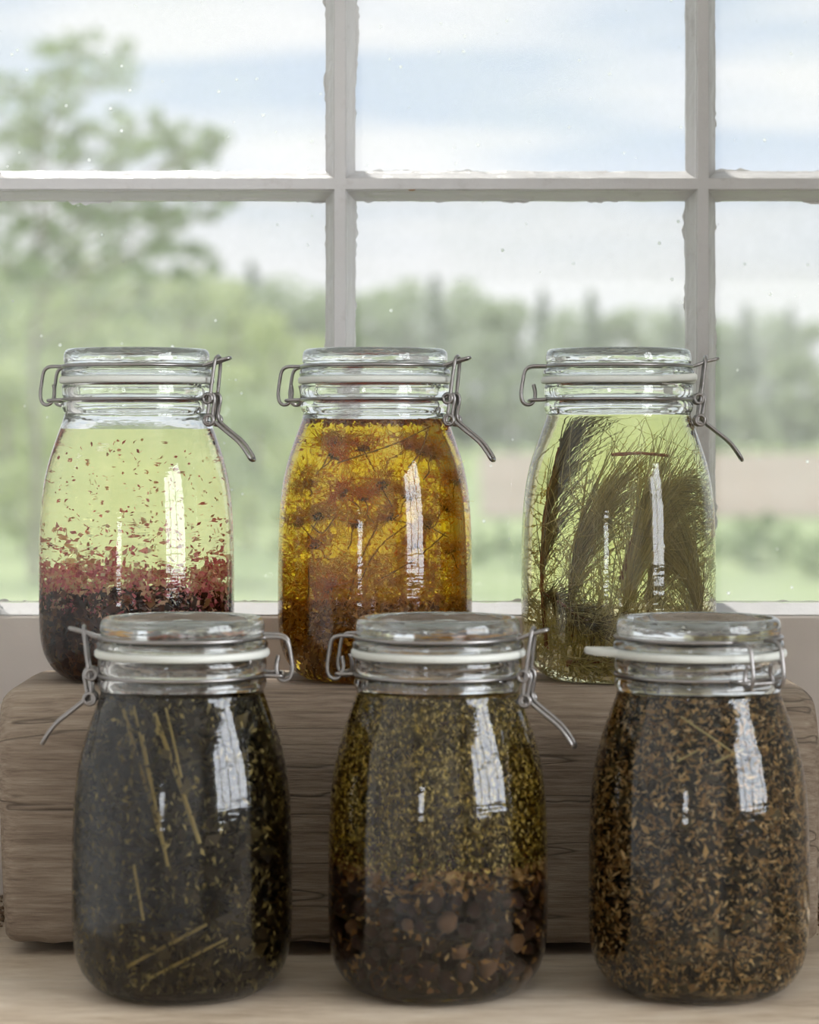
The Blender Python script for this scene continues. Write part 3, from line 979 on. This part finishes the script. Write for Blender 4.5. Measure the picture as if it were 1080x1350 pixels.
# --- pine needles
MAT['needle'] = bits_material('pine_needles', [(0.0, (0.52, 0.45, 0.17)), (0.4, (0.82, 0.71, 0.28)), (0.75, (0.94, 0.83, 0.38)), (1.0, (0.97, 0.90, 0.56))], .65, .14)
MAT['needle_dark'] = bits_material('dark_needles', [(0.0, (0.14, 0.11, 0.05)), (0.6, (0.36, 0.28, 0.12)), (1.0, (0.62, 0.50, 0.22))], .5, .10)
MAT['twig'] = principled('red_brown_twig', (0.30, 0.12, 0.06), .7)
def pine_sprig(path, count, length, spread, droop, mat, label, off_start=0.25):
    """twig with needles fanning from it; path in jar coordinates"""
    root = empty('pine_sprig', J3)
    tag(root, label, 'pine sprig', 'pine sprigs in the jar')
    pts = smooth_path(path, 6)
    V, Fc = tube([(pts, False)], .0011, 6)
    mesh_obj('twig', V, Fc, MAT['twig'], root)
    arr = np.array([list(p) for p in pts])
    k = (off_start + (1 - off_start) * RNG.random(count)) * (len(pts) - 1.001)
    i0 = k.astype(int); fr = (k - i0)[:, None]
    P = arr[i0] * (1 - fr) + arr[i0 + 1] * fr
    T = arr[i0 + 1] - arr[i0]; T /= np.linalg.norm(T, axis=1)[:, None]
    D = T + unit(count) * spread
    D /= np.linalg.norm(D, axis=1)[:, None]
    n = count
    seg = 6
    L = u(n, .7, 1.0) * length
    bend = np.array(droop)[None] + RNG.normal(size=(n, 3)) * .15
    a = np.cross(D, RNG.normal(size=(n, 3))); a /= np.linalg.norm(a, axis=1)[:, None]
    b = np.cross(D, a)
    V = []
    for s in range(seg + 1):
        t = s / seg
        c = P + D * (L * t)[:, None] + bend * (L * t * t)[:, None]
        r = .00034 * (1 - .6 * t ** 3)
        for q in range(3):
            V.append(c + (a * math.cos(2 * PI * q / 3) + b * math.sin(2 * PI * q / 3)) * r)
    V = np.stack(V, axis=1)
    m = (seg + 1) * 3
    f = np.array([[s * 3 + q, s * 3 + (q + 1) % 3, (s + 1) * 3 + (q + 1) % 3, (s + 1) * 3 + q] for s in range(seg) for q in range(3)])
    Fc = ((np.arange(n) * m)[:, None, None] + f[None]).reshape(-1, 4)
    V = clamp_in(V.reshape(-1, 3), .001, .153)
    array_obj('needles', V, Fc, mat, root)
    return root
pine_sprig([(.002, -.026, .010), (.001, -.030, .035), (.003, -.030, .060), (.006, -.028, .080)], 230, .066, .15, (.26, -.02, -.02), MAT['needle'], 'upright pine sprig with long combed needles in mid jar')
pine_sprig([(.000, -.016, .060), (.006, -.018, .085), (.014, -.018, .104)], 210, .062, .24, (.85, -.1, -.80), MAT['needle'], 'pine sprig with long needles drooping to the clasp side')
pine_sprig([(-.036, -.010, .020), (-.038, -.008, .060), (-.034, -.004, .100), (-.026, .002, .132)], 200, .045, .16, (.40, -.05, .0), MAT['needle_dark'], 'dark pine sprig standing along the jar wall by the hinge')
pine_sprig([(-.020, .004, .025), (-.021, .000, .055), (-.018, -.004, .080)], 220, .062, .20, (.40, -.1, .0), MAT['needle'], 'pale pine sprig sweeping up behind the dark one')
pine_sprig([(.034, -.004, .015), (.036, -.006, .040), (.034, -.010, .065)], 200, .055, .26, (-.35, -.1, -.05), MAT['needle'], 'short pine sprig with needles curving in from the clasp side')
pine_sprig([(.012, .020, .020), (.014, .018, .050), (.016, .014, .085)], 200, .060, .24, (.45, -.1, -.2), MAT['needle'], 'pine sprig standing against the window side of the jar')
pine_sprig([(-.040, -.016, .052), (-.030, -.028, .044), (-.016, -.036, .034)], 190, .020, .85, (0, 0, .1), MAT['needle_dark'], 'dark brown stubby pine sprig low in the jar', .0)
pine_sprig([(-.026, -.012, .014), (.0, -.026, .016), (.028, -.010, .014)], 220, .035, 1.1, (0, 0, .1), MAT['needle'], 'pine sprig lying on the bottom of the needle jar', .0)
n = 1000
P = np.concatenate([points_in_jar(400, .012, .115), points_in_jar(600, .009, .040)])
D = upright_rot(n, .75)[:, :, 0]
stuff('loose_needles', strands(P, D, u(n, .02, .045), .6, np.full(n, .00036), 6), MAT['needle'], J3, 'loose curved pine needles tangled through the straw-coloured liquid', 'pine needles', .152)
tw = smooth_path([(0, 0, 0), (.014, 0, .0008), (.030, .004, -.0006)], 4)
V, Fc = tube([(tw, False)], .0010, 6)
o = mesh_obj('bare_twig', V, Fc, MAT['twig'])
o.location = J3 + Vector((-.006, -.030, .1305))
tag(o, 'bare red-brown twig lying across the pine needles', 'twig')

# --- dark brew with stalks
MAT['straw'] = principled('straw_stalk', (0.52, 0.42, 0.17), .7)
MAT['brew_bits'] = bits_material('brew_bits', [(0.0, (0.06, 0.05, 0.03)), (0.5, (0.16, 0.13, 0.06)), (0.8, (0.36, 0.29, 0.12)), (1.0, (0.62, 0.50, 0.22))], .2)
MAT['mulch'] = bits_material('dark_mulch', [(0.0, (0.03, 0.025, 0.02)), (0.7, (0.10, 0.08, 0.05)), (1.0, (0.20, 0.16, 0.08))], .1)
for (ax, ay), (bx, by), rad in (((160, 930), (228, 1100), .0010), ((208, 932), (280, 1092), .0012), ((190, 960), (232, 1120), .0009), ((176, 925), (214, 1050), .0007), ((290, 1195), (170, 1250), .0009), ((320, 1215), (205, 1262), .0007),
                                ((180, 1120), (195, 1190), .0008), ((225, 925), (252, 1010), .0007)):
    a, b = in_jar(ax, ay, J4, 0), in_jar(bx, by, J4, 0)
    for p in (a, b):
        lx = p.x - J4.x
        lim = float(r_in(p.z)) - .0060
        p.y = J4.y - math.sqrt(max(lim * lim - lx * lx, 1e-6))
    mid = (a + b) / 2; mid.y += .0015
    V, Fc = tube([(smooth_path([Vector((0, 0, 0)), mid - a, b - a], 5), False)], rad, 6)
    o = mesh_obj('straw_stalk', V, Fc, MAT['straw'])
    o.location = a
    tag(o, 'long straw-coloured stalk in the near-black brew', 'stalk', 'stalks in the dark brew')
n = 4200
P = points_in_jar(n, .009, .155, wall=.30)
stuff('brew_herbs', flakes(P, u(n, .002, .006), u(n, .001, .0026), upright_rot(n, .8)), MAT['brew_bits'], J4, 'brown herb scraps steeping in the near-black brew', 'herbs', .1580)
n = 2600
P = points_in_jar(n, .009, .156, wall=.0, margin=.008)
stuff('herb_mulch', flakes(P, u(n, .006, .014), u(n, .004, .008), rand_rot(n)), MAT['mulch'], J4, 'dark soaked herb mulch filling the near-black brew', 'herbs', .1580)

# --- flecks over berries
MAT['fleck'] = bits_material('pale_flecks', [(0.0, (0.55, 0.42, 0.11)), (0.5, (0.84, 0.64, 0.18)), (1.0, (0.94, 0.78, 0.34))], .3)
MAT['berry'] = principled('dark_berry', (0.075, 0.035, 0.026), .45, bump=(300, .8, .0015))
MAT['berry_tan'] = principled('tan_berry', (0.27, 0.14, 0.07), .6, bump=(300, .8, .0015))
MAT['pulp'] = bits_material('berry_pulp', [(0.0, (0.20, 0.09, 0.04)), (0.6, (0.42, 0.24, 0.10)), (1.0, (0.60, 0.42, 0.20))], .3)
n = 6500
P = points_in_jar(n, .066, .156, wall=.40)
stuff('pale_flecks', flakes(P, u(n, .0012, .0036), u(n, .0006, .0013), upright_rot(n, .55)), MAT['fleck'], J5, 'pale straw flecks hanging in the olive liquid above berries', 'herbs', .1580)
n = 2500
P = points_in_jar(n, .064, .156, wall=0, margin=.008)
MAT['fleck_deep'] = bits_material('olive_mulch', [(0.0, (0.14, 0.11, 0.04)), (1.0, (0.36, 0.29, 0.12))], .3)
stuff('olive_mulch', flakes(P, u(n, .003, .008), u(n, .002, .004), rand_rot(n)), MAT['fleck_deep'], J5, 'olive herb mulch suspended above the dark berries', 'herbs', .1580)
n = 1300
P = np.concatenate([points_in_jar(900, .058, .069, wall=.35), points_in_jar(400, .010, .058, wall=.10)])
stuff('berry_pulp', flakes(P, u(n, .003, .007), u(n, .0015, .004), rand_rot(n), .6), MAT['pulp'], J5, 'tan pulp layer between pale flecks and dark berries', 'pulp', .070)
def berry_mesh(seed):
    import bmesh
    bm = bmesh.new()
    bmesh.ops.create_icosphere(bm, subdivisions=2, radius=1.0)
    for v in bm.verts:
        v.co *= 1 + .38 * noise.noise(v.co * 1.6 + Vector((seed, 0, 0))) + .10 * noise.noise(v.co * 4 + Vector((0, seed, 0)))
    me = bpy.data.meshes.new('berry')
    bm.to_mesh(me); bm.free()
    me.polygons.foreach_set('use_smooth', [True] * len(me.polygons))
    return me
BERRY = {}
for i in range(3):
    BERRY[('d', i)] = berry_mesh(i * 5.1); BERRY[('d', i)].materials.append(MAT['berry'])
    BERRY[('t', i)] = berry_mesh(i * 3.3 + 20); BERRY[('t', i)].materials.append(MAT['berry_tan'])
placed = []
tries = 0
while len(placed) < 230 and tries < 40000:
    tries += 1
    rad = random.uniform(.0030, .0056)
    z = random.uniform(.0085 + rad, .062)
    lim = float(r_in(z)) - rad * 1.12 - .0005
    r = lim * math.sqrt(random.uniform(.30, 1))
    if len(placed) < 150:
        r = lim * random.uniform(.93, 1)
    a = random.uniform(0, 2 * PI)
    p = Vector((r * math.cos(a), r * math.sin(a), z))
    if all((p - q).length > (rad + s) * .88 for q, s in placed):
        placed.append((p, rad))
        tan = random.random() < (.11 if z < .045 else .05)
        o = link(bpy.data.objects.new('steeped_berry', BERRY[('t' if tan else 'd', random.randrange(3))]))
        o.location = J5 + p
        o.scale = (rad, rad * random.uniform(.85, 1), rad * random.uniform(.8, 1))
        o.rotation_euler = (random.uniform(0, 6), random.uniform(0, 6), random.uniform(0, 6))
        tag(o, 'tan soaked berry in the layer at the jar bottom' if tan else 'near-black soaked berry in the layer at the jar bottom', 'berry', 'tan soaked berries' if tan else 'black soaked berries')

# --- chopped herbs and seeds
MAT['chop'] = bits_material('chopped_herb', [(0.0, (0.18, 0.10, 0.04)), (0.4, (0.42, 0.25, 0.10)), (0.75, (0.68, 0.44, 0.18)), (1.0, (0.84, 0.62, 0.32))], .25)
MAT['seed'] = bits_material('pale_seed', [(0.0, (0.36, 0.24, 0.11)), (1.0, (0.70, 0.54, 0.30))], .1)
n = 9000
P = points_in_jar(n, .009, .1565, wall=.26); BIG = RNG.random(n) < .07
stuff('chopped_herbs', flakes(P, u(n, .0018, .0055) * np.where(BIG, 1.7, 1), u(n, .0009, .0024) * np.where(BIG, 1.6, 1), rand_rot(n), .5), MAT['chop'], J6, 'brown chopped herbs packed tight to the jar wall', 'herbs', .1575)
n = 1500
P = points_in_jar(n, .009, .155, wall=.12)
stuff('herb_seeds', grains(P, u(n, .0018, .0042), u(n, .0009, .0019), upright_rot(n, .9)), MAT['seed'], J6, 'pale oval seeds scattered among brown chopped herbs', 'seeds', .1575)
n = 2400
P = points_in_jar(n, .009, .156, margin=.008)
stuff('soaked_leaves', flakes(P, u(n, .006, .013), u(n, .004, .008), rand_rot(n)), MAT['mulch'], J6, 'dark soaked leaves behind the chopped herbs', 'herbs', .1575)
for (ax, ay), (bx, by), rad in (((880, 935), (968, 985), .0006), ((930, 990), (975, 975), .0005), ((872, 990), (905, 975), .0005)):
    a, b = in_jar(ax, ay, J6, 0), in_jar(bx, by, J6, 0)
    for p in (a, b):
        lx = p.x - J6.x
        lim = float(r_in(p.z)) - .0022
        p.y = J6.y - math.sqrt(max(lim * lim - lx * lx, 1e-6))
    V, Fc = tube([(smooth_path([Vector((0, 0, 0)), (b - a) / 2 + Vector((0, .0006, 0)), b - a], 4), False)], rad, 5)
    o = mesh_obj('herb_stalk', V, Fc, MAT['straw'])
    o.location = a
    tag(o, 'thin pale stalk caught among brown chopped herbs', 'stalk', 'stalks in the chopped herbs')

# --- crumbs of rotten wood on the sill at the beam's ends
MAT['crumb'] = bits_material('wood_crumbs', [(0.0, (0.10, 0.06, 0.04)), (0.6, (0.30, 0.19, 0.12)), (1.0, (0.50, 0.36, 0.26))], .0)
for sx, cx, lab in ((-1, -.243, 'brown wood crumbs on the sill by the cracked beam end'), (1, .246, 'brown wood crumbs on the sill by the rounded beam end')):
    n = 260
    P = np.stack([cx + RNG.normal(size=n) * .007, 1.505 + RNG.normal(size=n) * .022, np.abs(RNG.normal(size=n)) * .0022 + .0006], axis=1)
    V, Fc = grains(P, u(n, .001, .0045), u(n, .0008, .0022), rand_rot(n))
    V[:, 2] = np.maximum(V[:, 2], -.0004)
    o = array_obj('wood_crumbs', V - np.array([[cx, 1.505, 0]]), Fc, MAT['crumb'])
    o.location = (cx, 1.505, 0)
    tag(o, lab, 'crumbs', None, 'stuff')

# ------------------------------------------------------------------ outdoors
GZ = -2.0
def ground_material(name, stops, scale):
    M = Mat(name)
    r = M.ramp(M.noise(M.coords(), scale, 6, .6), stops)
    d = M.n('BsdfDiffuse')
    M.l(r.outputs['Color'], d.inputs['Color'])
    return M.surface(d.outputs['BSDF'])
MAT['grass'] = ground_material('meadow_grass', [(.3, (.19, .24, .13)), (.7, (.30, .35, .20))], .12)
MAT['hay'] = ground_material('mown_field', [(.3, (.23, .20, .165)), (.7, (.29, .25, .21))], .05)
MAT['bark'] = principled('bark', (.34, .29, .24), .9)
def leafmat(name, a, b, c):
    return bits_material(name, [(0, a), (.5, b), (1, c)], .35)
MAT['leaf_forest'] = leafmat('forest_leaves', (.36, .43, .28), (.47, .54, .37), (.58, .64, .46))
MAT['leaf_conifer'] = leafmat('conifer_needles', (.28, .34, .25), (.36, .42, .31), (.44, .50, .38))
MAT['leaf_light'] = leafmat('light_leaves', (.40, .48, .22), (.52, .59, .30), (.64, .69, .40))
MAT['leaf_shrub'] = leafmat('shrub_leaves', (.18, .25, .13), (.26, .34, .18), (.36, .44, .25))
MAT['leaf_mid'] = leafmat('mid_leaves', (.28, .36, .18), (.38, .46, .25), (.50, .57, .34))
struct(mesh_obj('ground', [(-400, 2.2, GZ), (400, 2.2, GZ), (400, 900, GZ), (-400, 900, GZ)], [(0, 1, 2, 3)], MAT['grass']))
struct(mesh_obj('field', [(2.0, 70, GZ + .05), (260, 70, GZ + .05), (300, 326, GZ + .05), (9, 326, GZ + .05)], [(0, 1, 2, 3)], MAT['hay']))

def leaf_cloud(clumps, per, size):
    """clumps [(centre, rx, rz)] -> leaf quads spread over each clump's shell and inside"""
    Ps, S = [], []
    for c, rx, rz in clumps:
        d = unit(per) * (0.55 + 0.45 * RNG.random(per) ** .5)[:, None]
        d[:, 0] *= rx; d[:, 1] *= rx; d[:, 2] *= rz
        Ps.append(d + np.array(list(c))[None])
    P = np.concatenate(Ps)
    n = len(P)
    return flakes(P, u(n, .7, 1.4) * size, u(n, .5, 1.0) * size, rand_rot(n), .3)

def tree_mesh(height, kind, seed):
    """unit forest tree: crown reaching low, standing at its base"""
    random.seed(seed)
    cl = []
    if kind == 'conifer':
        for i in range(22):
            t = i / 21
            w = (1 - t) * .20 + .012
            for q in range(4):
                a = random.uniform(0, 6.28)
                cl.append((Vector((math.cos(a) * w * .6, math.sin(a) * w * .6, .08 + t * .92)), w * .6 + .01, .035))
        return leaf_cloud(cl, 34, .022)
    for i in range(26):
        t = random.random()
        w = .30 * math.sin(PI * min(1, .25 + t * .75)) + .03
        a = random.uniform(0, 6.28)
        rr = w * math.sqrt(random.random())
        cl.append((Vector((math.cos(a) * rr, math.sin(a) * rr, .10 + t * .80)), random.uniform(.07, .13), random.uniform(.06, .10)))
    return leaf_cloud(cl, 130, .026)

TREES = {}
def tree(name, label, cat, group, x, y, h, kind, mat, width=1.0):
    v = random.randrange(3)
    key = (kind, mat, v)
    root = empty(name, (x, y, GZ), random.uniform(0, 6))
    tag(root, label, cat, group)
    if key not in TREES:
        st = random.getstate()
        V, Fc = tree_mesh(1, kind, hash((len(TREES) * 7 + 3)) % 1000)
        random.setstate(st)
        o = array_obj('crown', V, Fc, MAT[mat], root)
        V, Fc = tube([(smooth_path([(0, 0, -.005), (.004, 0, .3), (0, .006, .75)], 3), False)], .014, 7)
        t = mesh_obj('trunk', V, Fc, MAT['bark'], root)
        TREES[key] = (o.data, t.data)
    else:
        link(bpy.data.objects.new('crown', TREES[key][0]), root)
        link(bpy.data.objects.new('trunk', TREES[key][1]), root)
    root.scale = (h * width, h * width, h)
    return root
random.seed(21)
def top_h(py, y):
    return (HORIZON - py) / F_PX * y + CAM_Z - GZ
prof_x = [-60, 0, 330, 380, 430, 480, 520, 570, 600, 640, 680, 740, 800, 850, 900, 960, 1000, 1080, 1140]
prof_y = [380, 370, 352, 365, 388, 388, 372, 368, 372, 385, 388, 390, 396, 396, 398, 414, 402, 414, 414]
px = -40
while px < 1130:
    y = random.uniform(332, 350)
    con = random.random() < .16
    hh = top_h(np.interp(px, prof_x, prof_y) + random.uniform(-16, 10), y)
    x = (px - 540) / F_PX * y
    if con:
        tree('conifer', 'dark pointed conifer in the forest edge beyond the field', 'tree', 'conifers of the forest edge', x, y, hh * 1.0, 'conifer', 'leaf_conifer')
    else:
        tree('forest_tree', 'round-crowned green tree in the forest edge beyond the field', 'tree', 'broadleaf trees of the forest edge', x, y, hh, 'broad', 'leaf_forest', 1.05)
    px += random.uniform(24, 40)
px = -40
while px < 1130:
    y = random.uniform(326, 331)
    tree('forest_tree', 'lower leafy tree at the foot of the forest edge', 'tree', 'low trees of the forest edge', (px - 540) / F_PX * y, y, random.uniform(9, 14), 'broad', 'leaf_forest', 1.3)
    px += random.uniform(45, 60)
# lighter broadleaf trees closer in, beyond the meadow
for px, py, y in ((-30, 330, 100), (40, 318, 110), (110, 318, 95), (180, 325, 104), (250, 345, 92), (310, 352, 108), (365, 395, 100), (415, 432, 96), (455, 455, 112)):
    pale = bool(px % 20)
    tree('young_tree', ('pale yellow-green' if pale else 'mid-green') + ' bushy young tree at the meadow edge', 'tree', ('pale' if pale else 'mid-green') + ' young trees at the meadow edge', (px - 540) / F_PX * y, y, top_h(py, y), 'broad', 'leaf_light' if px % 20 else 'leaf_mid', 1.1)
for px, py, y in ((10, 470, 62), (100, 500, 66), (170, 455, 70), (260, 480, 64), (340, 520, 68), (410, 540, 74), (500, 560, 92), (575, 570, 96), (30, 600, 48), (140, 620, 46), (330, 640, 50), (370, 660, 47)):
    pale = bool((px // 10) % 2)
    tree('meadow_bush', ('pale yellow-green' if pale else 'mid-green') + ' rounded bush standing in the meadow', 'bush', ('pale' if pale else 'mid-green') + ' bushes in the meadow', (px - 540) / F_PX * y, y, top_h(py, y), 'broad', 'leaf_light' if (px // 10) % 2 else 'leaf_mid', 1.5)
for px, py, y in ((632, 700, 44), (662, 690, 47), (694, 704, 42), (948, 700, 46), (978, 684, 44), (1008, 678, 42), (1038, 690, 45), (1066, 706, 40), (1096, 690, 47)):
    tree('low_shrub', 'low dark green shrub in front of the mown field', 'shrub', 'shrubs before the field', (px - 540) / F_PX * y, y, top_h(py, y) * 1.12, 'broad', 'leaf_shrub', 1.25)

# open-branched tree with loose leaf clumps against the sky
TY = 40.0
rt = empty('open_tree', ((45 - 540) / F_PX * TY, TY, GZ))
tag(rt, 'tall open-branched tree with loose leaf clumps against the sky', 'tree')
base = rt.location.copy()
spots = [(60, 90, 34), (100, 62, 26), (140, 82, 30), (25, 110, 26), (80, 125, 28), (40, 160, 24), (105, 165, 22), (12, 195, 30), (60, 205, 24), (125, 190, 28), (180, 165, 24), (160, 205, 30), (205, 185, 28), (250, 195, 26), (280, 190, 22),
         (215, 215, 24), (15, 260, 26), (70, 275, 30), (125, 270, 28), (185, 262, 26), (235, 272, 26), (285, 270, 20), (45, 310, 34), (110, 320, 34), (170, 310, 32), (225, 305, 24), (0, 330, 36), (75, 360, 40), (150, 360, 40), (215, 350, 34), (265, 345, 22),
         (-30, 120, 40), (-40, 210, 44), (-50, 300, 50)]
cl = []
tips = []
for px_, py_, rr in spots:
    y = TY + random.uniform(-1.2, 1.2)
    p = at(px_, py_, y) - base
    r = rr * 1.25 / F_PX * TY
    tips.append(p)
    for k in range(7):
        cl.append((p + Vector((random.uniform(-1.15, 1.15) * r, random.uniform(-.5, .5), random.uniform(-.8, .8) * r)), r * random.uniform(.30, .55), r * random.uniform(.18, .36)))
V, Fc = leaf_cloud(cl, 62, .085)
array_obj('foliage', V, Fc, MAT['leaf_mid'], rt)
V, Fc = tube([(smooth_path([(0, 0, -.02), (.05, 0, 1.6), (-.02, .05, 3.4), (.1, 0, 5.2), (.05, .05, 7.2)], 4), False)], [.09 - .07 * i / 16 for i in range(17)], 8)
mesh_obj('trunk', V, Fc, MAT['bark'], rt)
for i, p in enumerate(tips):
    z0 = max(1.5, min(6.8, p.z - .5 - abs(p.x) * .35))
    a = Vector((.03, 0, z0))
    V, Fc = tube([(smooth_path([a, a.lerp(p, .5) + Vector((0, 0, -.08)), p], 3), False)], .022, 5)
    mesh_obj('branch', V, Fc, MAT['bark'], rt)
